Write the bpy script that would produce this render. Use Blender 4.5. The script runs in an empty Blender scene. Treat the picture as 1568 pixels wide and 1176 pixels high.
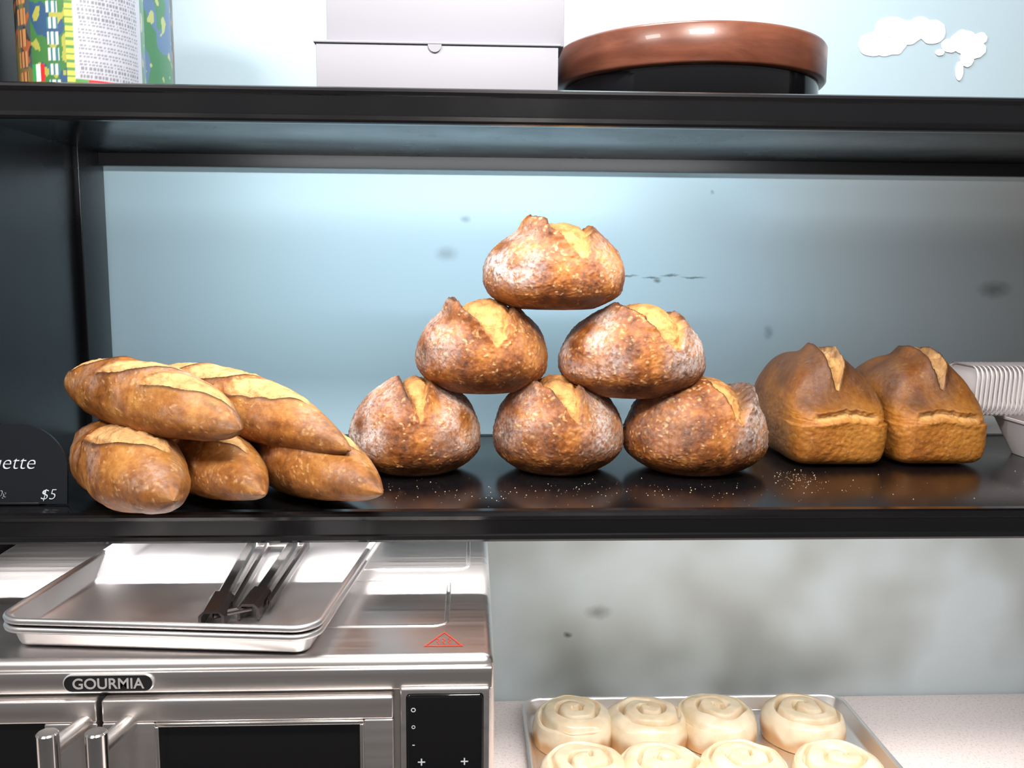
import bpy, bmesh, math, random
from mathutils import Vector, Matrix, noise

SC = bpy.context.scene
COL = SC.collection
EYE = 1.776          # camera height above floor; all z below are given relative to it
random.seed(7)
try:
    SC.view_settings.view_transform = 'Standard'
except Exception:
    pass

# ------------------------------------------------------------------ helpers
def link(o):
    COL.objects.link(o); return o

def mesh_obj(name, verts, faces, mats, smooth=True, fmat=None, parent=None):
    me = bpy.data.meshes.new(name)
    me.from_pydata([tuple(v) for v in verts], [], faces)
    for m in (mats if isinstance(mats, (list, tuple)) else [mats]):
        me.materials.append(m)
    if smooth:
        me.polygons.foreach_set("use_smooth", [True]*len(me.polygons))
    if fmat:
        me.polygons.foreach_set("material_index", fmat)
    me.update()
    o = link(bpy.data.objects.new(name, me))
    if parent: o.parent = parent
    return o

def empty(name, loc=(0, 0, 0), rz=0):
    e = link(bpy.data.objects.new(name, None))
    e.location = (loc[0], loc[1], loc[2]+EYE); e.rotation_euler = (0, 0, rz)
    e.empty_display_size = .05
    return e

def box(name, x0, x1, y0, y1, z0, z1, mat, bev=0.0, parent=None, seg=3, world=True):
    bm = bmesh.new()
    bmesh.ops.create_cube(bm, size=1)
    for v in bm.verts:
        v.co = Vector(((x0+x1)/2+v.co.x*(x1-x0), (y0+y1)/2+v.co.y*(y1-y0), (z0+z1)/2+v.co.z*(z1-z0)+(EYE if world else 0)))
    if bev > 0:
        bmesh.ops.bevel(bm, geom=bm.edges[:], offset=bev, segments=seg, profile=.5, affect='EDGES')
    bmesh.ops.recalc_face_normals(bm, faces=bm.faces[:])
    me = bpy.data.meshes.new(name); bm.to_mesh(me); bm.free()
    me.materials.append(mat)
    if bev > 0:
        me.polygons.foreach_set("use_smooth", [True]*len(me.polygons))
        try: me.set_sharp_from_angle(angle=math.radians(50))
        except Exception: pass
    o = link(bpy.data.objects.new(name, me))
    if parent:
        o.parent = parent
        if world:
            o.location = (-parent.location.x, -parent.location.y, -parent.location.z)
    return o

def rrect(w, d, r, n=8):
    pts = []
    r = min(r, w/2-1e-4, d/2-1e-4)
    for cx, cy, a0 in ((w/2-r, d/2-r, 0), (-w/2+r, d/2-r, 90), (-w/2+r, -d/2+r, 180), (w/2-r, -d/2+r, 270)):
        for i in range(n+1):
            a = math.radians(a0+90*i/n)
            pts.append((cx+r*math.cos(a), cy+r*math.sin(a)))
    return pts

def loft(name, loops, mat, cap0=True, cap1=False, parent=None, smooth=True, sharp=None):
    n = len(loops[0]); V = []; F = []
    for L in loops: V += L
    for k in range(len(loops)-1):
        for i in range(n):
            j = (i+1) % n
            F.append((k*n+i, k*n+j, (k+1)*n+j, (k+1)*n+i))
    if cap0: F.append(tuple(reversed(range(n))))
    if cap1: F.append(tuple(range((len(loops)-1)*n, len(loops)*n)))
    o = mesh_obj(name, V, F, mat, smooth, parent=parent)
    if sharp:
        try: o.data.set_sharp_from_angle(angle=math.radians(sharp))
        except Exception: pass
    return o

def rloop(w, d, r, z, n=8):
    return [(x, y, z) for x, y in rrect(w, d, r, n)]

def cyl(name, r, p0, p1, mat, n=32, parent=None, bev=0.0):
    p0 = Vector(p0); p1 = Vector(p1); ax = (p1-p0); L = ax.length; q = ax.to_track_quat('Z', 'Y')
    prof = [(r-bev, 0), (r, bev), (r, L-bev), (r-bev, L)] if bev else [(r, 0), (r, L)]
    loops = [[tuple(p0+q @ Vector((rr*math.cos(2*math.pi*i/n), rr*math.sin(2*math.pi*i/n), z))) for i in range(n)] for rr, z in prof]
    return loft(name, loops, mat, True, True, parent, True, 40)

def lathe(name, prof, mats, n=96, parent=None, loc=(0, 0, 0), fm=None, sharp=40):
    V = []; F = []; M = []
    for r, z in prof:
        for i in range(n):
            a = 2*math.pi*i/n
            V.append((loc[0]+r*math.cos(a), loc[1]+r*math.sin(a), loc[2]+z))
    for k in range(len(prof)-1):
        for i in range(n):
            j = (i+1) % n
            F.append((k*n+i, k*n+j, (k+1)*n+j, (k+1)*n+i)); M.append(fm[k] if fm else 0)
    o = mesh_obj(name, V, F, mats, True, M, parent)
    try: o.data.set_sharp_from_angle(angle=math.radians(sharp))
    except Exception: pass
    return o

def text(name, s, size, loc, rot, mat, parent=None, ext=0.0003, shear=0, align='LEFT', bold=0.0):
    cu = bpy.data.curves.new(name, 'FONT'); cu.body = s; cu.size = size; cu.extrude = ext; cu.shear = shear
    cu.align_x = align; cu.offset = bold
    t = link(bpy.data.objects.new(name+'_tmp', cu))
    bpy.context.view_layer.update()
    me = bpy.data.meshes.new_from_object(t.evaluated_get(bpy.context.evaluated_depsgraph_get()))
    bpy.data.objects.remove(t)
    me.materials.clear(); me.materials.append(mat)
    o = link(bpy.data.objects.new(name, me)); o.location = loc; o.rotation_euler = rot
    if parent: o.parent = parent
    return o

def ss(a, b, x):
    t = max(0, min(1, (x-a)/(b-a))); return t*t*(3-2*t)
def gs(x, s): return math.exp(-(x/s)**2)

# ------------------------------------------------------------------ materials
def newmat(name, col=(.5, .5, .5), rough=.5, metal=0, spec=.5, coat=0, sss=0):
    m = bpy.data.materials.new(name); m.use_nodes = True
    b = m.node_tree.nodes["Principled BSDF"]
    b.inputs["Base Color"].default_value = (*col, 1); b.inputs["Roughness"].default_value = rough
    b.inputs["Metallic"].default_value = metal; b.inputs["Specular IOR Level"].default_value = spec
    b.inputs["Coat Weight"].default_value = coat
    if sss:
        b.inputs["Subsurface Weight"].default_value = sss; b.inputs["Subsurface Scale"].default_value = .01
    return m
def N(m, t, **kw):
    n = m.node_tree.nodes.new(t)
    for k, v in kw.items():
        if k in n.inputs.keys(): n.inputs[k].default_value = v
        else: setattr(n, k, v)
    return n
def LK(m, a, b): m.node_tree.links.new(a, b)
def BS(m): return m.node_tree.nodes["Principled BSDF"]
def ramp(m, fac, stops, interp='LINEAR'):
    r = N(m, "ShaderNodeValToRGB"); r.color_ramp.interpolation = interp
    e = r.color_ramp.elements
    while len(e) < len(stops): e.new(.5)
    for i, (p, c) in enumerate(stops):
        e[i].position = p; e[i].color = (*c, 1) if len(c) == 3 else c
    LK(m, fac, r.inputs[0]); return r
def noisen(m, scale, detail=3, rough=.5, vec=None, dist=0):
    n = N(m, "ShaderNodeTexNoise"); n.inputs["Scale"].default_value = scale; n.inputs["Detail"].default_value = detail
    n.inputs["Roughness"].default_value = rough; n.inputs["Distortion"].default_value = dist
    if vec is not None: LK(m, vec, n.inputs["Vector"])
    return n
def objco(m, scale=None):
    t = N(m, "ShaderNodeTexCoord")
    if scale is None: return t.outputs["Object"]
    mp = N(m, "ShaderNodeMapping"); mp.inputs["Scale"].default_value = scale
    LK(m, t.outputs["Object"], mp.inputs[0]); return mp.outputs[0]
def mix(m, fac, a, b, mode='MIX'):
    n = N(m, "ShaderNodeMix", data_type='RGBA', blend_type=mode)
    if isinstance(fac, (int, float)): n.inputs[0].default_value = fac
    else: LK(m, fac, n.inputs[0])
    for idx, s in ((6, a), (7, b)):
        if isinstance(s, tuple): n.inputs[idx].default_value = (*s, 1)
        else: LK(m, s, n.inputs[idx])
    return n.outputs[2]
def math_n(m, op, a, b=0):
    n = N(m, "ShaderNodeMath", operation=op)
    for i, s in enumerate((a, b)):
        if isinstance(s, (int, float)): n.inputs[i].default_value = s
        else: LK(m, s, n.inputs[i])
    return n.outputs[0]
def bump(m, h, strength=.3, dist=.002, prev=None):
    b = N(m, "ShaderNodeBump"); b.inputs["Strength"].default_value = strength; b.inputs["Distance"].default_value = dist
    LK(m, h, b.inputs["Height"])
    if prev is not None: LK(m, prev, b.inputs["Normal"])
    return b.outputs[0]

def bread_mat(name, dark, mid, light, crumb, blister=1.0, big=16, lo=.36, hi=.64):
    m = newmat(name, rough=.5, spec=.35)
    b = BS(m); oc = objco(m)
    n1 = noisen(m, big, 5, .62, oc); n2 = noisen(m, 110, 3, .6, oc)
    f = math_n(m, 'ADD', math_n(m, 'MULTIPLY', n1.outputs[0], .7), math_n(m, 'MULTIPLY', n2.outputs[0], .3))
    base = ramp(m, f, [(lo, dark), (.5, mid), (hi, light)]).outputs[0]
    vo = N(m, "ShaderNodeTexVoronoi"); vo.inputs["Scale"].default_value = 150; vo.feature = 'SMOOTH_F1'
    wv = noisen(m, 60, 2, .5, oc)
    LK(m, mix(m, .012, oc, wv.outputs["Color"]), vo.inputs["Vector"])
    sp = ramp(m, vo.outputs["Distance"], [(.12, (1, 1, 1)), (.40, (0, 0, 0))]).outputs[0]
    spn = ramp(m, noisen(m, 45, 2, .5, oc).outputs[0], [(.47, (0, 0, 0)), (.60, (1, 1, 1))]).outputs[0]
    bl = math_n(m, 'MULTIPLY', math_n(m, 'MULTIPLY', sp, spn), .8*blister)
    base = mix(m, bl, base, (.80, .46, .20))
    at = N(m, "ShaderNodeAttribute", attribute_name="mask")
    se = N(m, "ShaderNodeSeparateColor"); LK(m, at.outputs["Color"], se.inputs[0])
    fr, fg, fb = se.outputs[0], se.outputs[1], se.outputs[2]
    cno = noisen(m, 48, 6, .7, objco(m, (1, 1, 1)), .6)
    cn = ramp(m, cno.outputs[0], [(.32, tuple(c*.5 for c in crumb)), (.46, tuple(c*.9 for c in crumb)), (.68, tuple(min(1, c*1.15) for c in crumb))]).outputs[0]
    c = mix(m, fr, base, cn)
    fln = ramp(m, noisen(m, 120, 5, .75, oc).outputs[0], [(.40, (.15, .15, .15)), (.58, (1, 1, 1))]).outputs[0]
    c = mix(m, math_n(m, 'MULTIPLY', fg, fln), c, (.68, .59, .55))
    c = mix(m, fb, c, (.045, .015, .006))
    LK(m, c, b.inputs["Base Color"])
    r = math_n(m, 'ADD', .46, math_n(m, 'MULTIPLY', math_n(m, 'ADD', fr, fg), .35))
    LK(m, r, b.inputs["Roughness"])
    nb = bump(m, math_n(m, 'MULTIPLY', sp, spn), .5*blister+.05, .0018)
    nb = bump(m, noisen(m, 300, 4, .75, oc).outputs[0], .5, .0014, nb)
    nb = bump(m, math_n(m, 'MULTIPLY', cno.outputs[0], fr), .8, .005, nb)
    LK(m, nb, b.inputs["Normal"])
    return m

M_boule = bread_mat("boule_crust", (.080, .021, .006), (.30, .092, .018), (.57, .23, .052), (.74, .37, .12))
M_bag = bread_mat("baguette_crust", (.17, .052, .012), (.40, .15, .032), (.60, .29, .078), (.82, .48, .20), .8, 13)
M_loaf = bread_mat("loaf_crust", (.24, .074, .012), (.41, .15, .023), (.54, .235, .042), (.74, .42, .15), .30, 9)

def attr_set(me, masks):
    a = me.color_attributes.new("mask", 'FLOAT_COLOR', 'POINT')
    flat = []
    for r, g, b in masks: flat += [r, g, b, 1]
    a.data.foreach_set("color", flat)

def blk(name, r0, r1, spec):
    m = newmat(name, (.004, .004, .005), .26, 0, spec)
    rr = ramp(m, noisen(m, 6, 3, .6, objco(m)).outputs[0], [(.3, (r0,)*3), (.7, (r1,)*3)])
    LK(m, rr.outputs[0], BS(m).inputs["Roughness"]); return m
M_black = blk("black_enamel", .20, .30, .28)
M_deck = blk("black_enamel_deck", .17, .25, .55)
M_blackm = newmat("black_satin", (.008, .008, .009), .42)

def steel(name, col=(.62, .60, .58), rough=.3, sc=(4, 220, 220), amt=.12, dr=.06):
    m = newmat(name, col, rough, 1)
    n = noisen(m, 1, 3, .6, objco(m, sc))
    LK(m, ramp(m, n.outputs[0], [(.3, (rough-dr,)*3), (.7, (rough+dr,)*3)]).outputs[0], BS(m).inputs["Roughness"])
    if amt: LK(m, bump(m, n.outputs[0], amt, .0003), BS(m).inputs["Normal"])
    return m
M_steel = steel("brushed_steel", (.76, .72, .70), .31, (2, 120, 120), 0, .04)
M_steel_pol = newmat("polished_steel", (.80, .78, .76), .16, 1)
M_alu = steel("aluminium_pan", (.90, .88, .88), .37, (8, 8, 8), 0, .05)
M_dkmetal = newmat("dark_metal", (.07, .06, .06), .25, .85)
M_glass = newmat("black_glass", (.004, .004, .005), .08, 0, .6)
M_white = newmat("white_card", (.40, .405, .46), .6)
LK(M_white, bump(M_white, noisen(M_white, 300, 3, .6, objco(M_white)).outputs[0], .05, .0005), BS(M_white).inputs["Normal"])
M_paper = newmat("moulded_paper", (.84, .79, .79), .75)
LK(M_paper, bump(M_paper, noisen(M_paper, 400, 3, .6, objco(M_paper)).outputs[0], .15, .0005), BS(M_paper).inputs["Normal"])
M_chalk = newmat("chalk_white", (.62, .68, .75), .9)
M_red = newmat("red_print", (.6, .06, .03), .5)
M_silver = newmat("silver_print", (.75, .75, .75), .35, .6)

# ------------------------------------------------------------------ room
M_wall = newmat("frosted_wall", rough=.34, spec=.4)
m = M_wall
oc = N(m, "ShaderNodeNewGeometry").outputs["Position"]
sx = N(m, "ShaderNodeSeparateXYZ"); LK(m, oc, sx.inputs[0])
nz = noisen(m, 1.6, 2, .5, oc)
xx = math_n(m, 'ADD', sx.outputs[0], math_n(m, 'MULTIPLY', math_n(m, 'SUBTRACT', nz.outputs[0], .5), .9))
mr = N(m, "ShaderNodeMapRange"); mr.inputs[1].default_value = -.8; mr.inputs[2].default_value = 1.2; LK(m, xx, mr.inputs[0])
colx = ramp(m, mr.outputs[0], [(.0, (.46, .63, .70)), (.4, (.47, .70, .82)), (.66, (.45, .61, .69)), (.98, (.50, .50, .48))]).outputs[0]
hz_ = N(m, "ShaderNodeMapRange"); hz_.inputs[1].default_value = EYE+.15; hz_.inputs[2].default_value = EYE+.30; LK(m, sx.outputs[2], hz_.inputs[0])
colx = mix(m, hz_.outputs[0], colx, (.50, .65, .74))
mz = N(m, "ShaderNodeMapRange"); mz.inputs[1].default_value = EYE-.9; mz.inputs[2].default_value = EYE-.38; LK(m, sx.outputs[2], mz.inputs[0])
lowc = ramp(m, noisen(m, 3.6, 2, .5, oc).outputs[0], [(.32, (.20, .21, .195)), (.5, (.41, .45, .44)), (.66, (.54, .61, .63))]).outputs[0]  # grey blotches imitate blurred reflections, painted into the wall colour
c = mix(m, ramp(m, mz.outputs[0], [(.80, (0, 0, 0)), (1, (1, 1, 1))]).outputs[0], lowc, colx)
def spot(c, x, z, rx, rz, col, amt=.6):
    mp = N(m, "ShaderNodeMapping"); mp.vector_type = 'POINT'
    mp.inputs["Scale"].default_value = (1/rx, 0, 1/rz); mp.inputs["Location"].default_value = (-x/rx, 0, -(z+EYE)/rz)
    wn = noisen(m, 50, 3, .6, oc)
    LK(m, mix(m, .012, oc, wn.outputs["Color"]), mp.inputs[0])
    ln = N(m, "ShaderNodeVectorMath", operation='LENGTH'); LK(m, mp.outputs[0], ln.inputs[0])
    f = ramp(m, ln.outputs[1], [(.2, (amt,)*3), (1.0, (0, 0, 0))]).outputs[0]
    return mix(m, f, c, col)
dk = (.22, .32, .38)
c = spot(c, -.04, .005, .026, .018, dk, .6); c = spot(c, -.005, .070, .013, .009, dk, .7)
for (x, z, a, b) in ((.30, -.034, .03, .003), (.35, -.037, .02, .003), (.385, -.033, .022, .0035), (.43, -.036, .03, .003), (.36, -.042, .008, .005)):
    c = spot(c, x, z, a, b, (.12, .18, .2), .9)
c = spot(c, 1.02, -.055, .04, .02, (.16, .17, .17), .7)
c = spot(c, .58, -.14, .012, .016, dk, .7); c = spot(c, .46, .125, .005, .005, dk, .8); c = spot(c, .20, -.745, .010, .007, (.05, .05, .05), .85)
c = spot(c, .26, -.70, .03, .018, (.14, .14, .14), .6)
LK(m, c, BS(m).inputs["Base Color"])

M_floor = newmat("floor_tile", (.25, .23, .21), .5)
br = N(M_floor, "ShaderNodeTexBrick"); br.offset = 0; br.inputs["Scale"].default_value = 3
br.inputs["Color1"].default_value = (.26, .24, .22, 1); br.inputs["Color2"].default_value = (.22, .2, .19, 1); br.inputs["Mortar"].default_value = (.1, .1, .1, 1)
br.inputs["Mortar Size"].default_value = .01
LK(M_floor, objco(M_floor), br.inputs[0]); LK(M_floor, br.outputs[0], BS(M_floor).inputs["Base Color"])
M_ceil = newmat("ceiling_paint", (.7, .69, .67), .8)
LK(M_ceil, bump(M_ceil, noisen(M_ceil, 80).outputs[0], .1), BS(M_ceil).inputs["Normal"])
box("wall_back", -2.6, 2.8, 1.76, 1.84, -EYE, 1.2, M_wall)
box("floor", -2.6, 2.8, -2.5, 1.84, -EYE-.08, -EYE, M_floor)
box("ceiling", -2.6, 2.8, -2.5, 1.84, 1.2, 1.28, M_ceil)

# counter
M_counter = newmat("speckled_counter", rough=.4)
oc = objco(M_counter)
v = N(M_counter, "ShaderNodeTexVoronoi"); v.inputs["Scale"].default_value = 260; LK(M_counter, oc, v.inputs[0])
c1 = ramp(M_counter, noisen(M_counter, 200, 3, .7, oc).outputs[0], [(.35, (.72, .60, .57)), (.45, (.90, .79, .76)), (.65, (.93, .84, .81))]).outputs[0]
c1 = mix(M_counter, ramp(M_counter, v.outputs["Distance"], [(.1, (.5,)*3), (.22, (0, 0, 0))]).outputs[0], c1, (.58, .43, .38))
LK(M_counter, c1, BS(M_counter).inputs["Base Color"])
ct = empty("counter", (.1, 1.2, -.876))
box("countertop", -2.4, 2.6, .62, 1.758, -.916, -.876, M_counter, .006, ct)
box("cabinet_body", -2.38, 2.58, .68, 1.755, -EYE, -.916, M_blackm, .003, ct)

# ------------------------------------------------------------------ shelf unit
sh = empty("shelf_unit", (.3, 1.43, -.317))
XL, XR = -.668, 1.75
def shelf(prefix, zt, zb, under, mat):
    box(prefix+"_deck", XL-.001, XR+.001, 1.165, 1.70, under, zt-.0005, mat, .001, sh)
    prof = []
    h = zt-zb
    for yy, zz in ((.020, 0), (.006, .0006), (.0015, -.0015), (0, -.005), (.0008, -.009), (.003, -.0105), (.003, -h+.011), (.0005, -h+.009), (0, -h+.004), (.0015, -h+.001), (.006, -h), (.014, -h), (.014, -h+.006), (.020, -h+.012)):
        prof.append((1.15+yy, zt+zz+EYE))
    L = [[(x, p[0], p[1]) for p in prof] for x in (XL-.03, XR+.03)]
    o = loft(prefix+"_lip", L, M_deck, True, True, sh, False)
    o.location = (-sh.location.x, -sh.location.y, -sh.location.z)
    box(prefix+"_rear_rail", XL, XR, 1.685, 1.704, zb, zt, M_blackm, .0005, sh)
shelf("upper", .213, .170, .192, M_black)
shelf("middle", -.317, -.357, -.338, M_deck)
for s, x0, x1 in (("left", XL-.03, XL), ("right", XR, XR+.03)):
    box("side_panel_"+s, x0, x1, 1.15, 1.705, -.875, .95, M_black, .002, sh)
for s, x in (("left", XL+.004), ("right", XR-.004)):
    box("rear_post_"+s, x-.006, x+.006, 1.60, 1.706, -.875, .95, M_black, .002, sh)

# ------------------------------------------------------------------ bread
def make_boule(loc, R, H, rz, seed, fl=(.8, 0), wed=1.0, cx=0.0, ear=1.0, p0=16, lean=-.24, mir=1):
    bm = bmesh.new(); bmesh.ops.create_icosphere(bm, subdivisions=7, radius=1)
    masks = []
    so = Vector((seed*3.1, seed*1.7, seed*.9))
    UP, DN = .655*H, .345*H
    for vt in bm.verts:
        d = vt.co.normalized(); x, y, z = d
        phi = math.degrees(math.atan2(z, -y))
        if phi < -90: phi += 360
        nl = noise.noise(d*1.3+so); nm = noise.noise(d*4+so*1.3)
        r = 1+.04*nl+.016*nm+.006*noise.noise(d*11+so)
        crumb = flour = dark = 0
        s = (phi-p0)/52.0
        if 0 < s and phi < 175 and abs(x) < .98:
            s1 = min(1, s)
            w = .42*wed*s1**.8
            if phi > 95: w *= max(0, 1-((phi-95)/75)**1.6)
            w *= 1+.10*noise.noise(Vector((phi*.12, seed*2, 3)))
            c = cx+.22+lean*s1 + .05*noise.noise(Vector((phi*.09, seed, 0)))
            q = (x-c)*mir
            dl = q+w; dr = w-q
            amp = (.055+.15*gs(phi-(p0+46), 26))*ear*min(1, s*2.5)*(1+.25*noise.noise(Vector((phi*.2, seed, 8))))
            e = amp*(gs(dl, .17) if dl < 0 else gs(dl, .014))
            e += .075*min(1, s*2)*(gs(dr, .12) if dr < 0 else gs(dr, .014))
            ins = ss(-.004, .014, dl)*ss(-.004, .014, dr)*ss(0, .05, s)
            if w > .01:
                t = max(-1, min(1, q/w))
                e += ins*min(1, s*2.4)*(-.14*math.exp(-max(dl, 0)/.14) - .085*math.exp(-max(dr, 0)/.09) + .03*(1-t*t))
                e += ins*(.03*noise.noise(d*8+so)+.024*abs(noise.noise(d*20+so))-.012*abs(noise.noise(d*45+so)))
            r += e
            crumb = ins*(1-.5*gs(dl, .05)-.25*gs(dr, .04))
            crumb *= .80+.45*noise.noise(d*6+so*2)
            crumb *= 1-.50*ss(p0+36, p0+72, phi)
            dark = .85*gs(dl+.012, .020)*ss(.2, .6, s)+.6*gs(dr+.012, .018)*ss(.1, .5, s)
            dark += .55*ins*gs(dl, .06)*ss(.1, .5, s)
        side = max(ss(.05, .65, -x)*fl[0], ss(.05, .65, x)*fl[1])
        flour = side*ss(-.35, .15, z)*(1-ss(0, .3, crumb))*max(0, min(1, .75+1.3*noise.noise(d*2.5+so*3)))
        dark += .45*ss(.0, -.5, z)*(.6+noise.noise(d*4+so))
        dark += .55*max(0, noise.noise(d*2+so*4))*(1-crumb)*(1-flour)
        if z < 0: flour = max(flour, .35*ss(-.55, -.8, z))
        bn = noise.noise(d*24+so)
        if crumb < .2: r += .018*max(0, bn-.12)
        if z > 0: Z = UP*z**.92*r
        else: Z = -DN*min(.97, 1.22*abs(z)**.88)
        k = 1 if z > 0 else 1-.12*ss(.3, 1, -z)
        vt.co = Vector((x*R*r*k, y*R*r*k, Z))
        masks.append((max(0, min(1, crumb)), max(0, min(1, flour)), max(0, min(.9, dark))))
    me = bpy.data.meshes.new("boule"); bm.to_mesh(me); bm.free()
    me.polygons.foreach_set("use_smooth", [True]*len(me.polygons))
    me.materials.append(M_boule); attr_set(me, masks)
    o = link(bpy.data.objects.new("sourdough_boule", me))
    o.location = (loc[0], loc[1], loc[2]+DN*.97+.0004+EYE); o.rotation_euler = (0, 0, rz)
    return o
S = -.317
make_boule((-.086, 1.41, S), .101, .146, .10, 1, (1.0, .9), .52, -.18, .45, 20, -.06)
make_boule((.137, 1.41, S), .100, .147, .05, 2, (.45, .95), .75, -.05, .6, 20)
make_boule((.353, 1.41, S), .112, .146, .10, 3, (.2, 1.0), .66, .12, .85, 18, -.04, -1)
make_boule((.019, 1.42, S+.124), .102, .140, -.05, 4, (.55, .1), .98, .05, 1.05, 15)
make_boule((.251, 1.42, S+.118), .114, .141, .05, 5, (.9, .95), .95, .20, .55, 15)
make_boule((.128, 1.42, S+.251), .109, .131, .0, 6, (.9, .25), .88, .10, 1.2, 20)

def make_batard(A, B, r0, seed, scores, tipf=.0, flr=.3):
    A = Vector(A); B = Vector(B); ax = (B-A); L = ax.length; ax.normalize()
    side = ax.cross(Vector((0, 0, 1))).normalized(); up = side.cross(ax).normalized()
    nl, nc = 260, 150; V = []; F = []; masks = []
    so = Vector((seed*2.3, seed, seed*5.1))
    for i in range(nl+1):
        t = -math.cos(math.pi*i/nl)
        t = .5*t+.5*(-1+2*i/nl)
        pr = max(0, 1-abs(t)**2.3)**.64
        if tipf and t > 0:
            pr = (1-tipf)*pr+tipf*max(0, 1-t**1.75)**.86
            pr = max(pr, .17*max(0, 1-t**12)**.5)
        for j in range(nc):
            th = 2*math.pi*j/nc-math.pi     # 0 = top, negative = towards the shop
            cs, sn = math.cos(th), math.sin(th)
            p3 = Vector((t*3, sn*1, cs*1))
            r = pr*(1+.06*noise.noise(p3*.8+so)+.02*noise.noise(p3*3+so)+.006*noise.noise(p3*9+so))
            bn = noise.noise(Vector((t*L*90, sn*5, cs*5))+so)
            r += pr*.020*max(0, bn-.15)
            l = t*L/2/r0
            crumb = dark = 0
            for (lc, ac, ang, P_, W_) in scores:
                dx = l-lc; dy = th-ac+.10*noise.noise(Vector((l*2.2, seed, lc)))
                p = dx*math.cos(ang)+dy*math.sin(ang); q = -dx*math.sin(ang)+dy*math.cos(ang)
                u = abs(p/P_)
                if u < 1.15 and abs(q) < 1.5:
                    w = W_*max(0, 1-u**2.2)**.8
                    env = ss(1.12, .7, u)
                    dl = q+w; dr = w-q
                    ins = ss(-.02, .04, dl)*ss(-.02, .04, dr)*ss(1, .9, u)
                    r += pr*env*(.13*(gs(dl, .26) if dl < 0 else gs(dl, .03))+.045*gs(dr, .1))
                    r += pr*ins*(-.16*math.exp(-max(dl, 0)/.20)-.05*math.exp(-max(dr, 0)/.15)+.02+.06*noise.noise(p3*6+so)+.04*abs(noise.noise(p3*13+so)))
                    crumb = max(crumb, ins*(1-.45*gs(dl, .10)))
                    dark = max(dark, .85*gs(dl+.04, .07)*env, .5*gs(dl-.03, .05)*env)
            crumb *= (.85+.4*noise.noise(p3*5+so))
            dark += .50*ss(.62, 1, abs(t))*max(0, .6+noise.noise(p3*2+so))
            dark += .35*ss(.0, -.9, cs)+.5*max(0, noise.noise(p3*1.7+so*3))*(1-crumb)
            flour = flr*ss(-.3, .4, cs)*max(0, .2+noise.noise(p3*1.5+so*2))*(1-ss(0, .3, crumb))
            rad = r*r0
            zc = cs*rad*(.95 if cs > 0 else .86)
            V.append(A+ax*(L*(t+1)/2)+side*(-sn*rad*1.06)+up*(zc-(.006*ss(.5, 1, t) if tipf else 0)))
            masks.append((max(0, min(1, crumb)), min(1, flour), max(0, min(.85, dark))))
    for i in range(nl):
        for j in range(nc):
            k = (j+1) % nc
            F.append((i*nc+j, i*nc+k, (i+1)*nc+k, (i+1)*nc+j))
    cen = (A+B)/2
    V = [v-cen for v in V]
    o = mesh_obj("baguette", V, F, M_bag, True)
    attr_set(o.data, masks)
    o.location = (cen.x, cen.y, cen.z+EYE)
    return o
def sc3(ls, ang, P_, W_, ac): return [(l, ac, ang, P_, W_) for l in ls]
# lower layer
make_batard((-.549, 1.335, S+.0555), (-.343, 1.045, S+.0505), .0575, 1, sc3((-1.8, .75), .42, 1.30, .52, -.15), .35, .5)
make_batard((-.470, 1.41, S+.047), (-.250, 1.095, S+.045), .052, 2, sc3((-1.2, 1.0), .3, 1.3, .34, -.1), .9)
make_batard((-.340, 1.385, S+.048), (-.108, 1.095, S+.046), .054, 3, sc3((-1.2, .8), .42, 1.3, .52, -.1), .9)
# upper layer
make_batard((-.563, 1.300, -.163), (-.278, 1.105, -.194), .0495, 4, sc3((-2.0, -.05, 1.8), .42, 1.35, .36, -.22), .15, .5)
make_batard((-.485, 1.43, -.173), (-.150, 1.135, -.226), .048, 5, sc3((-2.9, -.8, 1.4), .36, 1.45, .50, -.25), .6)

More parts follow.
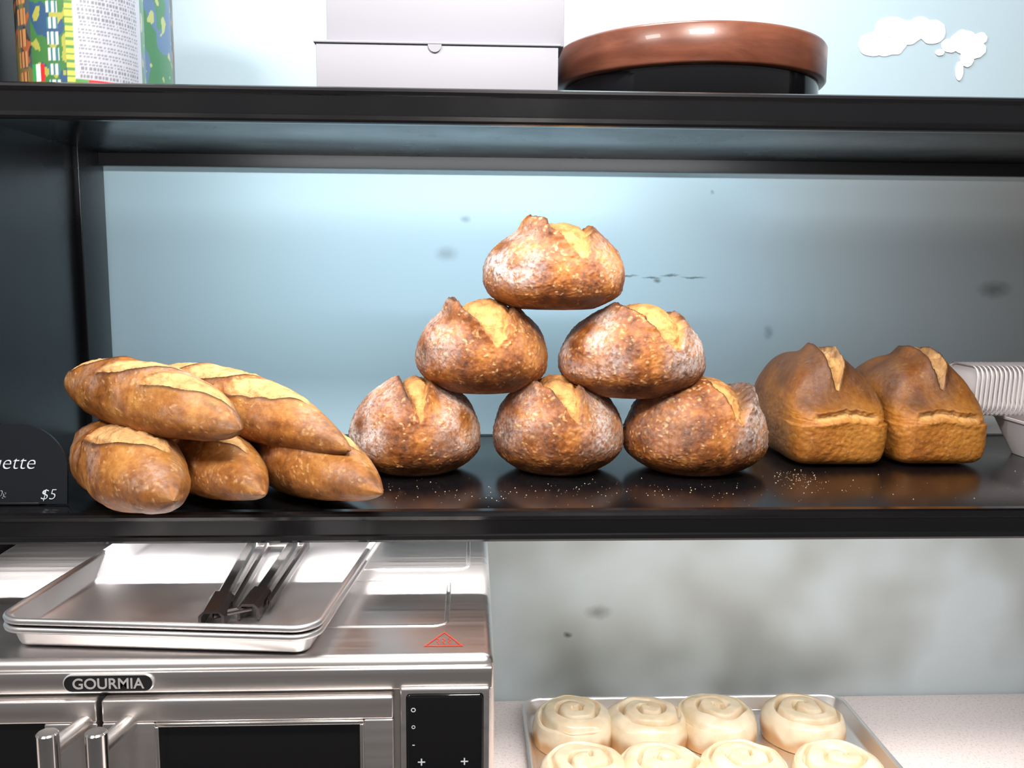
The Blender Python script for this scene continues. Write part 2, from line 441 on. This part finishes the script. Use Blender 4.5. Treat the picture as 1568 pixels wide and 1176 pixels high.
def make_loaf(x, y0, L, W, seed):
    bm = bmesh.new(); bmesh.ops.create_icosphere(bm, subdivisions=7, radius=1)
    masks = []; so = Vector((seed*4.1, seed, 0)); hw = W/2; hl = L/2
    HB = .084; HT = .170
    for vt in bm.verts:
        d = vt.co.normalized()
        n = 7 if d.z < 0 else 4.8
        k = (abs(d.x)**n+abs(d.y)**n+abs(d.z)**n)**(1/n)
        p = d/k
        x_, y_, z_ = p
        zz = z_
        nz = noise.noise(d*1.6+so)
        fy = max(0, -y_)
        dome = (1-.30*abs(x_)**2.6-.30*fy**1.2-.26*fy**4-.18*ss(.3, 1, y_))
        Zlo = (zz+1)*HB*.82
        Zhi = HB*.86+(zz-.05)/.95*(HT-HB*.86)*max(.05, dome)*(1+.12*nz)
        tb_ = ss(-.15, .25, zz)
        Z = Zlo*(1-tb_)+Zhi*tb_
        grow = 1-.035*ss(.2, -1, zz)-.05*ss(.5, 1, zz)
        X = x_*hw*grow; Y = y_*hl*(1-.02*ss(.3, 1, zz))
        if y_ < 0 and zz > 0: Y += .030*zz**1.5*ss(.5, 1, -y_)
        crumb = dark = 0
        if zz > .25:
            lc = .08*math.sin(y_*2+seed)+.05*noise.noise(Vector((y_*5, seed, 1)))
            v_ = (y_+.22)/.66
            w = .24*max(0, 1-v_*v_)**.6 if abs(v_) < 1 else 0
            q = x_-lc-.06; dl = q+w; dr = w-q
            ins = ss(-.01, .025, dl)*ss(-.01, .025, dr) if w > 0 else 0
            Z += .016*ss(0, .12, w)*((gs(dl, .16) if dl < 0 else gs(dl, .016))+.6*gs(dr, .06))
            Z += ins*(-.020*math.exp(-max(dl, 0)/.18)+.008*noise.noise(d*9+so)+.004*abs(noise.noise(d*22+so)))
            crumb = ins*(1-.4*gs(dl, .05))*(.75+.5*noise.noise(d*6+so)); dark = .8*gs(dl+.02, .025)*ss(0, .1, w)+.4*gs(dr+.02, .02)*ss(0, .1, w)
        if y_ < -.7:
            zc = HB*.98+.003*math.sin(x_*5+seed)+.003*noise.noise(Vector((x_*9, seed, 0)))
            env = ss(.70, .5, abs(x_-.05))
            a = gs(Z-zc, .0055)*env
            Y += .009*a; crumb = max(crumb, a*1.3*(.85+.5*noise.noise(Vector((x_*12, Z*300, seed)))))
            b_ = (gs(Z-zc-.0095, .0035)+.6*gs(Z-zc+.0095, .004))*env
            Y -= .004*b_
            dark += .6*gs(Z-zc-.001, .0014)*env
        dark += .66*ss(.15, .8, zz)*(1-crumb)*(.8+.6*noise.noise(d*3+so))
        dark += .25*max(0, noise.noise(d*2.2+so*2))
        flour = .30*ss(.3, 1, zz)*max(0, .3+noise.noise(d*2.5+so))
        nn = 1+.012*noise.noise(d*3+so)+.007*noise.noise(d*14+so)+.004*noise.noise(d*40+so)
        vt.co = Vector((X*nn, Y*nn, max(0, Z)))
        masks.append((max(0, min(1, crumb)), min(1, flour), max(0, min(.8, dark))))
    me = bpy.data.meshes.new("loaf"); bm.to_mesh(me); bm.free()
    me.polygons.foreach_set("use_smooth", [True]*len(me.polygons))
    me.materials.append(M_loaf); attr_set(me, masks)
    o = link(bpy.data.objects.new("sandwich_loaf", me)); o.location = (x, y0+hl, S+.0005+EYE)
    return o
make_loaf(.590, 1.395, .27, .160, 1)
make_loaf(.757, 1.397, .27, .156, 2)

# crumbs on the shelf: one mesh
M_crumb = newmat("crumb_flour", (.75, .6, .42), .9)
LK(M_crumb, ramp(M_crumb, noisen(M_crumb, 300, 1).outputs[0], [(.4, (.5, .3, .12)), (.6, (.8, .7, .58))]).outputs[0], BS(M_crumb).inputs["Base Color"])
V = []; F = []
cl = [(.495, 1.33, .022, 120), (.05, 1.25, .10, 40), (.15, 1.26, .15, 70), (.35, 1.25, .12, 45), (.6, 1.27, .2, 35), (-.1, 1.25, .05, 25), (.85, 1.3, .1, 8)]
for cx, cy, sd, n in cl:
    for _ in range(n):
        x = random.gauss(cx, sd); y = min(1.5, max(1.178, random.gauss(cy, .04))); s = random.choice((.0004, .0005, .0006, .0010))
        b0 = len(V); a = random.random()*6
        for k in range(4):
            V.append((x+s*math.cos(a+k*1.57), y+s*math.sin(a+k*1.57), S+.0001+EYE))
        V.append((x, y, S+s+EYE))
        F += [(b0, b0+1, b0+4), (b0+1, b0+2, b0+4), (b0+2, b0+3, b0+4), (b0+3, b0, b0+4)]
mesh_obj("bread_crumbs", V, F, M_crumb, False)

# ------------------------------------------------------------------ price sign
sg = empty("price_sign", (-.5955, 1.195, S))
M_sign = newmat("chalkboard", (.006, .008, .012), .35)
pts = [(-.071, .002), (.066, .002), (.066, .040)]
for i in range(1, 16):
    a = math.radians(90*i/16); pts.append((.001+.065*math.cos(a), .045+.062*math.sin(a)))
pts += [(-.02, .107), (-.071, .100)]
rot = Matrix.Rotation(math.radians(-8), 3, 'X')
L0 = [tuple(rot @ Vector((x, 0, z))) for x, z in pts]; L1 = [tuple(rot @ Vector((x, .004, z))) for x, z in pts]
loft("board", [L0, L1], M_sign, True, True, sg, False)
box("foot", -.05, .03, .0, .03, 0.0005, .004, M_sign, .001, sg, world=False)
rx = math.radians(90-8)
def sgt(n, s, size, x, z, **k):
    p = rot @ Vector((x, -.0012, z)); return text(n, s, size, p, (rx, 0, 0), M_chalk, sg, shear=.25, bold=-.0004, **k)
sgt("lettering_name", "Baguette", .027, -.0705, .048); sgt("lettering_price", "$5", .020, .031, .008); sgt("lettering_weight", "200g", .012, -.035, .012)

# ------------------------------------------------------------------ toaster oven
ov = empty("toaster_oven", (-.315, 1.15, -.876))
OX0, OX1, OY0, OY1, OT = -.655, .025, .893, 1.42, -.400
box("body", OX0, OX1, OY0+.006, OY1, -.862, OT, M_steel, .011, ov, 5)
box("fascia", OX0+.002, OX1-.002, OY0-.001, OY0+.02, -.432, OT-.009, M_steel, .002, ov)
box("base_trim", OX0+.005, OX1-.005, OY0+.001, OY0+.02, -.862, -.845, M_blackm, .002, ov)
for i, (x, y) in enumerate(((-.62, .93), (-.01, .93), (-.62, 1.38), (-.01, 1.38))):
    p = Vector((x, y, -.876+EYE))-ov.location
    cyl("foot_%d" % i, .014, p, p+Vector((0, 0, .016)), M_blackm, 24, ov, .002)
def door(n, x0, x1):
    z1, z0 = -.434, -.842
    fw = .052; fy0 = OY0-.012
    box(n+"_rail_top", x0, x1, fy0, OY0+.002, z1-.024, z1, M_steel, .0025, ov)
    box(n+"_rail_bottom", x0, x1, fy0, OY0+.002, z0, z0+.03, M_steel, .0025, ov)
    box(n+"_stile_a", x0, x0+fw, fy0, OY0+.002, z0+.03, z1-.024, M_steel, .002, ov)
    box(n+"_stile_b", x1-.030, x1, fy0, OY0+.002, z0+.03, z1-.024, M_steel, .002, ov)
    box(n+"_glass", x0+fw-.004, x1-.027, OY0-.006, OY0+.0, z0+.028, z1-.022, M_glass, .001, ov)
    for k, (a, b, c_, d_) in enumerate(((x0+fw, x1-.03, z1-.028, z1-.024), (x0+fw, x0+fw+.004, z0+.03, z1-.028), (x1-.034, x1-.03, z0+.03, z1-.028))):
        box(n+"_bead_%d" % k, a, b, fy0-.002, OY0-.002, c_, d_, M_steel_pol, .001, ov)
door("door_right", -.3685, -.078)
z1, z0 = -.434, -.842; fy0 = OY0-.012
box("door_left_rail_top", -.652, -.3735, fy0, OY0+.002, z1-.024, z1, M_steel, .0025, ov)
box("door_left_rail_bottom", -.652, -.3735, fy0, OY0+.002, z0, z0+.03, M_steel, .0025, ov)
box("door_left_stile_a", -.652, -.622, fy0, OY0+.002, z0+.03, z1-.024, M_steel, .002, ov)
box("door_left_stile_b", -.4255, -.3735, fy0, OY0+.002, z0+.03, z1-.024, M_steel, .002, ov)
box("door_left_glass", -.626, -.421, OY0-.006, OY0, z0+.028, z1-.022, M_glass, .001, ov)
box("door_gap", -.3740, -.3680, OY0-.004, OY0+.001, z0, z1, M_blackm, 0, ov)
for n, x in (("left", -.397), ("right", -.352)):
    c0 = Vector((x, .828, EYE))-ov.location
    cyl("handle_bar_"+n, .0102, c0+Vector((0, 0, -.80)), c0+Vector((0, 0, -.438)), M_steel_pol, 40, ov, .0015)
    for k, z in enumerate((-.458, -.775)):
        xx2 = x+(.010 if n == "right" else .012)
        cyl("handle_arm_%s_%d" % (n, k), .0085, c0+Vector((0, 0, z)), c0+Vector((xx2-x, .056, z)), M_steel, 28, ov)
box("control_surround", -.072, .0205, OY0-.006, OY0+.002, -.842, -.428, M_steel, .003, ov)
box("control_glass", -.0655, .0135, OY0-.009, OY0-.003, -.838, -.4335, M_glass, .004, ov)
fp = Vector((0, OY0, EYE))-ov.location
bl = [[(fp.x-.3635+x, fp.y-yy, fp.z-.4195+z) for x, z in rrect(.090*s_, .0185*s_, .0092*s_)] for yy, s_ in ((0.0, 1), (.003, 1), (.0038, .97))]
loft("badge_rim", bl, M_silver, True, True, ov, False)
bl = [[(fp.x-.3635+x, fp.y-yy, fp.z-.4195+z) for x, z in rrect(.087, .0160, .0078)] for yy in (.002, .0042)]
loft("badge_plate", bl, M_blackm, True, True, ov, False)
text("badge_lettering", "GOURMIA", .0155, (fp.x-.3635, fp.y-.0044, fp.z-.4248), (math.pi/2, 0, 0), M_silver, ov, align='CENTER', bold=.0002)
for k, (sx_, sz_, ch, szz) in enumerate(((-.050, -.512, "+", .016), (-.006, -.512, "+", .016), (-.058, -.452, "o", .010), (-.058, -.47, "o", .008), (-.058, -.49, "-", .01))):
    text("panel_icon_%d" % k, ch, szz, (fp.x+sx_, fp.y-.0094, fp.z+sz_), (math.pi/2, 0, 0), M_chalk, ov, ext=.0001, align='CENTER')
def ring(n, cx, cy, w, d, r, t, mat, z=OT, h=.0014):
    base = Vector((cx, cy, z+EYE))-ov.location
    loops = []
    for (dw, hh) in ((0, -.0002), (.0015, h), (t-.0015, h), (t, -.0002)):
        loops.append([(base.x+x, base.y+y, base.z+hh) for x, y in rrect(w-2*dw, d-2*dw, max(.002, r-dw))])
    return loft(n, loops, mat, False, False, ov)
ring("top_emboss_a", -.110, 1.055, .172, .155, .018, .006, M_steel)
ring("top_emboss_b", -.20, 1.27, .40, .20, .018, .006, M_steel)
tb = Vector((-.0285, .938, OT+.0006+EYE))-ov.location
def tri(s): return [(tb.x-.021*s, tb.y-.014*s), (tb.x+.021*s, tb.y-.014*s), (tb.x, tb.y+.025*s)]
to, ti = tri(1), tri(.86)
mesh_obj("heat_label_outline", [(x, y, tb.z) for x, y in to+ti], [(0, 1, 4, 3), (1, 2, 5, 4), (2, 0, 3, 5)], M_red, False, parent=ov)
for k in (-1, 0, 1):
    V = []; F = []
    for i in range(14):
        y = -.008+.016*i/13; x = k*.006+.0012*math.sin(i*.9)
        V += [(tb.x+x-.0006, tb.y+y, tb.z), (tb.x+x+.0006, tb.y+y, tb.z)]
        if i: F.append((2*i-2, 2*i-1, 2*i+1, 2*i))
    mesh_obj("heat_label_wave_%d" % (k+1), V, F, M_red, False, parent=ov)

# ------------------------------------------------------------------ sheet pans
def pan(name, w, d, h, loc, rz, mat, r=.022, rim=.004):
    L = []
    prof = [(-.020, .0), (-.012, .0), (-.008, .0015), (-.0065, .004), (-.0005, h-rim), (.001, h-.001), (.004, h), (.0065, h-.001), (.0075, h-rim*.8), (.0065, h-rim*1.6), (.004, h-rim*1.8)]
    for dx, z in prof:
        L.append(rloop(w-.015+2*dx, d-.015+2*dx, max(.004, r+dx), z, 10))
    o = loft(name, L, mat, True, False)
    o.location = (loc[0], loc[1], loc[2]+EYE); o.rotation_euler = (0, 0, rz)
    return o
PR = math.radians(-5.5)
pan("sheet_pan", .340, .45, .026, (-.302, 1.130, -.3988), PR, M_alu)
pan("sheet_pan", .340, .45, .027, (-.302, 1.130, -.3905), PR, M_alu)

# tongs lying in the pan
tg = empty("tongs", (-.275, 1.06, -.3890))
def channel(n, p0, p1, w, h, mat, th=.0016):
    p0 = Vector(p0); p1 = Vector(p1); ax = (p1-p0).normalized(); sd = Vector((ax.y, -ax.x, 0)).normalized(); up = Vector((0, 0, 1))
    prof = [(-w/2, 0), (-w/2, h*.7), (-w/2+h*.3, h), (w/2-h*.3, h), (w/2, h*.7), (w/2, 0), (w/2-th, 0), (w/2-th, h*.7-th*.3), (w/2-h*.3, h-th), (-w/2+h*.3, h-th), (-w/2+th, h*.7-th*.3), (-w/2+th, 0)]
    L = [[tuple(p+sd*a+up*b) for a, b in prof] for p in (p0, p1)]
    return loft(n, L, mat, True, True, tg, False)
def tl(x, y, z=0): return (x+.275, y-1.06, z)
channel("arm_left", tl(-.280, .985, .006), tl(-.296, 1.22, .006), .016, .010, M_steel_pol)
channel("arm_right", tl(-.243, 1.005, .006), tl(-.240, 1.22, .006), .016, .010, M_steel_pol)
channel("grip_left", tl(-.277, .950, .0005), tl(-.281, 1.01, .001), .027, .020, M_dkmetal, .003)
channel("grip_right", tl(-.244, .975, .0005), tl(-.2425, 1.03, .001), .024, .018, M_dkmetal, .003)
channel("rail_left", tl(-.265, .99, .004), tl(-.275, 1.22, .004), .005, .012, M_dkmetal)
channel("rail_right", tl(-.227, 1.0, .004), tl(-.222, 1.22, .004), .005, .012, M_dkmetal)
cyl("pivot", .006, tl(-.300, 1.22, .012), tl(-.222, 1.22, .012), M_steel_pol, 20, tg)
cyl("hinge_pin", .004, tl(-.279, .965, .010), tl(-.243, .985, .010), M_dkmetal, 16, tg)

# ------------------------------------------------------------------ rolls tray
pan("baking_tray", .640, .47, .030, (.420, 1.475, -.8755), 0, M_alu, .03, .005)
M_roll = newmat("iced_bun", rough=.24, spec=.5, sss=.1)
at = N(M_roll, "ShaderNodeAttribute", attribute_name="mask"); se = N(M_roll, "ShaderNodeSeparateColor"); LK(M_roll, at.outputs["Color"], se.inputs[0])
oc = objco(M_roll)
ic = ramp(M_roll, noisen(M_roll, 25, 3, .5, oc).outputs[0], [(.35, (.74, .58, .37)), (.6, (.84, .72, .53))]).outputs[0]
c = mix(M_roll, se.outputs[0], ic, (.52, .28, .11))
LK(M_roll, c, BS(M_roll).inputs["Base Color"])
LK(M_roll, bump(M_roll, noisen(M_roll, 60, 3, .5, oc).outputs[0], .25, .002), BS(M_roll).inputs["Normal"])
def roll_mesh(seed):
    nr, nt = 80, 140; V = []; F = []; masks = []; H = .062
    so = Vector((seed*3.3, seed, 1))
    for i in range(nr+1):
        s = i/nr
        for j in range(nt):
            a = 2*math.pi*j/nt
            if s < .72:
                q = s/.72; rr_ = q*.93
                cr, sr = math.cos(a), math.sin(a)
                wob = .16*noise.noise(Vector((cr*1.3, sr*1.3, q*2))+so)
                ph = (q*2.3 + wob - a/(2*math.pi)+seed*.3) % 1
                gd = min(ph, 1-ph)
                vary = max(.3, .9+1.0*noise.noise(Vector((cr*q*2, sr*q*2, 9))+so))
                g = gs(gd, .11)*ss(.0, .2, q)*ss(1.08, .85, q)*vary
                z = H*(1-.12*q**2-.18*q**7)-.012*g+.003*gs(q, .2)
                z += .004*noise.noise(Vector((cr*q*2, sr*q*2, 0))+so)
                mk = .60*gs(gd, .06)*ss(.1, .3, q)*max(0, .45+1.2*noise.noise(Vector((cr*q*3, sr*q*3, 4))+so))
            else:
                q = (s-.72)/.28; cr, sr = math.cos(a), math.sin(a)
                rr_ = .93+.085*math.sin(min(1, q*1.6)*math.pi/2)-.05*q*q
                z = H*.70*(1-q)**.9
                mk = .9*ss(.35, .85, q+.45*noise.noise(Vector((cr*3, sr*3, q))+so))
            w = 1+.06*noise.noise(Vector((cr*1.1, sr*1.1, 7))+so)
            R_ = .0775*rr_*w
            V.append((R_*cr, R_*sr, max(.0, z))); masks.append((max(0, mk), 0, 0))
    for i in range(nr):
        for j in range(nt):
            k = (j+1) % nt
            F.append((i*nt+j, (i+1)*nt+j, (i+1)*nt+k, i*nt+k))
    me = bpy.data.meshes.new("roll"); me.from_pydata(V, [], F); me.materials.append(M_roll)
    me.polygons.foreach_set("use_smooth", [True]*len(me.polygons)); attr_set(me, masks); me.update()
    return me
RM = [roll_mesh(i+1) for i in range(4)]
k = 0
for yi, y in enumerate((1.595, 1.425, 1.300)):
    for xi, x in enumerate((.190, .325, .462, .622)):
        o = link(bpy.data.objects.new("cinnamon_roll", RM[(k*3+yi) % 4]))
        o.location = (x+random.uniform(-.003, .003), y+random.uniform(-.005, .005), -.8748+EYE); o.rotation_euler = (0, 0, random.random()*6)
        o.scale = (1, 1, 1.0+.10*random.random()); k += 1

# ------------------------------------------------------------------ takeout trays (right)
st = empty("takeout_tray_stack", (.975, 1.535, -.247))
for i in range(34):
    x = -.128+i*.0080
    L = []
    for dx, sc in ((0, 1), (.0022, 1.0), (.0022, .955), (.007, .93), (.007, .90)):
        L.append([(x+dx+.05*(b/.085)*.08, a, b+.041) for a, b in rrect(.10*sc, .086*sc, .02)])
    loft("tray_%d" % i, L, M_paper, False, i == 0, st, False)
L = []
bw = empty("paper_bowl", (.995, 1.49, S))
for w, z in ((.085, 0), (.09, .0), (.128, .059), (.136, .063), (.138, .067), (.132, .067), (.128, .063), (.084, .004)):
    L.append(rloop(w*1.25, w, .02, z))
loft("bowl_body", L, M_paper, True, True, bw, False)

# ------------------------------------------------------------------ upper shelf goods
U = .2132
def bakery_box(x0, x1, y0, y1, z0, z1):
    e = empty("bakery_box", ((x0+x1)/2, (y0+y1)/2, z0))
    box("box_base", x0+.002, x1-.002, y0+.002, y1-.002, z0, z1-.004, M_white, .0008, e, 2)
    box("box_lid", x0-.001, x1+.001, y0-.001, y1+.001, z1-.0035, z1-.0005, M_white, .0008, e, 2)
    n = 20
    V = [((x0+x1)/2-e.location.x-.004, y0-.0006-e.location.y, z1-.0035+EYE-e.location.z)]
    for i in range(n+1):
        a = math.pi*i/n; V.append((V[0][0]-.009*math.cos(a), V[0][1], V[0][2]-.010*math.sin(a)))
    mesh_obj("lid_tab", V, [(0, i, i+1) for i in range(1, n+1)], M_white, False, parent=e)
bakery_box(-.205, .117, 1.25, 1.56, U, U+.077)
bakery_box(-.193, .126, 1.266, 1.575, U+.0775, U+.165)
M_wood = newmat("cherry_wood", rough=.32, coat=.15)
oc = objco(M_wood, (3, 3, 14))
n = noisen(M_wood, 3, 5, .6, oc, .6)
LK(M_wood, ramp(M_wood, n.outputs[0], [(.3, (.13, .040, .022)), (.5, (.20, .066, .036)), (.7, (.27, .095, .055))]).outputs[0], BS(M_wood).inputs["Base Color"])
ck = empty("round_wooden_cake_stand", (.341, 1.475, U))
lathe("top_disc", [(0.001, .061), (.199, .061), (.204, .062), (.2065, .065), (.2065, .112), (.204, .116), (.200, .1175), (.001, .1175)], [M_wood], 128, ck)
lathe("black_base", [(.001, 0), (.194, 0), (.196, .003), (.196, .0605), (.001, .0608)], [M_glass], 96, ck)

# tins with printed labels
M_lab = newmat("tin_label", rough=.3)
at = N(M_lab, "ShaderNodeAttribute", attribute_name="mask"); LK(M_lab, at.outputs["Color"], BS(M_lab).inputs["Base Color"])
def label(th, h, sd):
    P3 = Vector((th*.12, h*60, sd*5)); nz = noise.noise(P3); n2 = noise.noise(P3*.45)
    if th > 11 and th < 84:
        if h < .016: return (.62, .03, .03) if th > 22 else (.1, .3, .08)
        row = (h/.0048) % 1; seg = math.sin(th*1.9+math.floor(h/.0048)*7.3)+.6*math.sin(th*4.3+math.floor(h/.0048)*3)
        if row < .5 and seg > -.35 and 15 < th < 76: return (.22, .24, .28)
        return (.52, .53, .60)
    if -30 < th <= 11:
        if -34 < th < -16 and .012 < h < .034:
            return (.05, .35, .1) if th < -26 else ((.8, .8, .8) if th < -21 else (.65, .03, .03))
        if th > 4: return (.62, .60, .12) if ((h/.009) % 1) > .35 else (.12, .30, .10)
        if -12 < th < -2 and ((h+.004)/.019) % 1 > .25: return (.65, .68, .62) if math.sin(th*1.4+math.floor(h/.019)*2) > -.3 else (.05, .20, .25)
        if nz > .2: return (.40, .40, .08)
        return (.06, .20, .06) if n2 > -.1 else (.04, .10, .20)
    if th <= -30:
        if -52 < th < -36 and ((h/.026) % 1) > .22: return (.60, .30, .12) if abs(math.sin(th*.5+math.floor(h/.026)*1.3)) > .35 else (.12, .04, .03)
        if nz > .22: return (.40, .12, .05)
        if n2 > .1: return (.20, .18, .06)
        return (.05, .05, .045) if n2 < -.15 else (.08, .11, .12)
    if nz > .3: return (.40, .45, .20)
    return (.08, .22, .12) if n2 > 0 else (.12, .20, .33)
def tin(x, y, r, H, sd, off):
    e = empty("tin_can", (x, y, U))
    nt, nh = 420, 130; V = []; F = []; masks = []
    for k in range(nh+1):
        h = .004+(H-.008)*k/nh
        for i in range(nt):
            a = 2*math.pi*i/nt
            V.append((r*math.sin(a), -r*math.cos(a), h))
            th = math.degrees(a)+off
            th = (th+180) % 360-180
            masks.append(label(th, h, sd))
    for k in range(nh):
        for i in range(nt):
            j = (i+1) % nt; F.append((k*nt+i, k*nt+j, (k+1)*nt+j, (k+1)*nt+i))
    o = mesh_obj("label_wrap", V, F, M_lab, True, parent=e); attr_set(o.data, masks)
    lathe("tin_rims", [(.001, .001), (r-.002, .001), (r+.0015, 0), (r+.002, .003), (r-.0003, .0045), (r-.0003, H-.0045), (r+.002, H-.003), (r+.0015, H), (r-.002, H), (r-.004, H-.004), (.001, H-.004)], [M_steel_pol], 96, e)
tin(-.520, 1.295, .0785, .26, 1, -4)
tin(-.535, 1.470, .0785, .26, 2, 90)

# flat white cloud-shaped patch on wall
M_cloud = newmat("cloud_white", (1, 1, 1), .5)
LK(M_cloud, bump(M_cloud, noisen(M_cloud, 40).outputs[0], .05), BS(M_cloud).inputs["Normal"])
V = []; F = []
blobs = [(.785, .425, .038, .028), (.755, .418, .028, .022), (.82, .44, .032, .022), (.845, .45, .022, .020), (.868, .442, .026, .022), (.79, .45, .032, .018), (.905, .418, .018, .013),
         (.93, .425, .026, .022), (.952, .412, .022, .018), (.962, .432, .013, .011), (.938, .395, .014, .016), (.925, .372, .008, .018), (.885, .405, .009, .006)]
for bi, (cx, cz, a, b) in enumerate(blobs):
    b0 = len(V); n = 60; yy = 1.7585-.0001*bi
    V.append((cx, yy, cz+EYE))
    for i in range(n):
        t = 2*math.pi*i/n; r_ = 1+.10*noise.noise(Vector((math.cos(t)*2, math.sin(t)*2, bi*3)))
        V.append((cx+a*r_*math.cos(t), yy, cz+b*r_*math.sin(t)+EYE))
    F += [(b0, b0+1+i, b0+1+(i+1) % n) for i in range(n)]
mesh_obj("cloud_wall_patch", V, F, M_cloud, False)

# ------------------------------------------------------------------ lights
def area(name, loc, target, sx, sy, power, col):
    l = bpy.data.lights.new(name, 'AREA'); l.shape = 'RECTANGLE'; l.size = sx; l.size_y = sy; l.energy = power; l.color = col
    o = link(bpy.data.objects.new(name, l)); o.location = (loc[0], loc[1], loc[2]+EYE)
    d = Vector(target)-Vector(loc); o.rotation_euler = d.to_track_quat('-Z', 'Y').to_euler()
    return o
area("hidden_fill_upper", (.0, 1.225, .186), (.0, 1.60, -.15), 1.1, .02, 6.4, (.94, .97, 1))  # fill light added out of sight behind the lip, brightens wall and bread
area("hidden_fill_middle", (0.25, 1.195, -.341), (.25, 1.38, -.75), 1.8, .012, 8.5, (1, .97, .96))  # unseen light added below the middle shelf for lower wall and oven top
area("ceiling_lamp_front", (.25, .0, 1.05), (.2, 1.45, -.1), .5, .25, 38, (1, .94, .88))
area("ceiling_lamp_front.001", (-.9, .1, 1.05), (-.3, 1.3, -.3), .4, .25, 17, (1, .94, .90))
area("ceiling_lamp_rear", (.15, 1.35, 1.05), (.15, 1.75, .4), .4, .15, 9, (.95, .98, 1))
w = bpy.data.worlds.new("room_ambient"); SC.world = w; w.use_nodes = True
nt_ = w.node_tree
tc = nt_.nodes.new("ShaderNodeTexCoord"); sp_ = nt_.nodes.new("ShaderNodeSeparateXYZ"); nt_.links.new(tc.outputs["Generated"], sp_.inputs[0])
mr_ = nt_.nodes.new("ShaderNodeMapRange"); mr_.inputs[1].default_value = -.4; mr_.inputs[2].default_value = .7; nt_.links.new(sp_.outputs[2], mr_.inputs[0])
cr_ = nt_.nodes.new("ShaderNodeValToRGB"); cr_.color_ramp.elements[0].color = (.20, .17, .15, 1); cr_.color_ramp.elements[1].color = (.75, .80, .86, 1)
nt_.links.new(mr_.outputs[0], cr_.inputs[0]); nt_.links.new(cr_.outputs[0], nt_.nodes["Background"].inputs[0])
nt_.nodes["Background"].inputs[1].default_value = .55

# ------------------------------------------------------------------ camera
th = math.radians(7.4); ps = math.radians(2.6); ro = .0073
f = Vector((math.sin(ps)*math.cos(th), math.cos(ps)*math.cos(th), -math.sin(th)))
r = Vector((math.cos(ps), -math.sin(ps), 0)); u = r.cross(f)
R2 = (r+u*ro).normalized(); U2 = (u-r*ro).normalized()
cam = bpy.data.cameras.new("camera"); cam.sensor_width = 36; cam.lens = 36*1400/1568
co = link(bpy.data.objects.new("camera", cam))
mt = Matrix((( R2.x, U2.x, -f.x, 0), (R2.y, U2.y, -f.y, 0), (R2.z, U2.z, -f.z, EYE), (0, 0, 0, 1)))
co.matrix_world = mt
cam.clip_start = .01
SC.camera = co
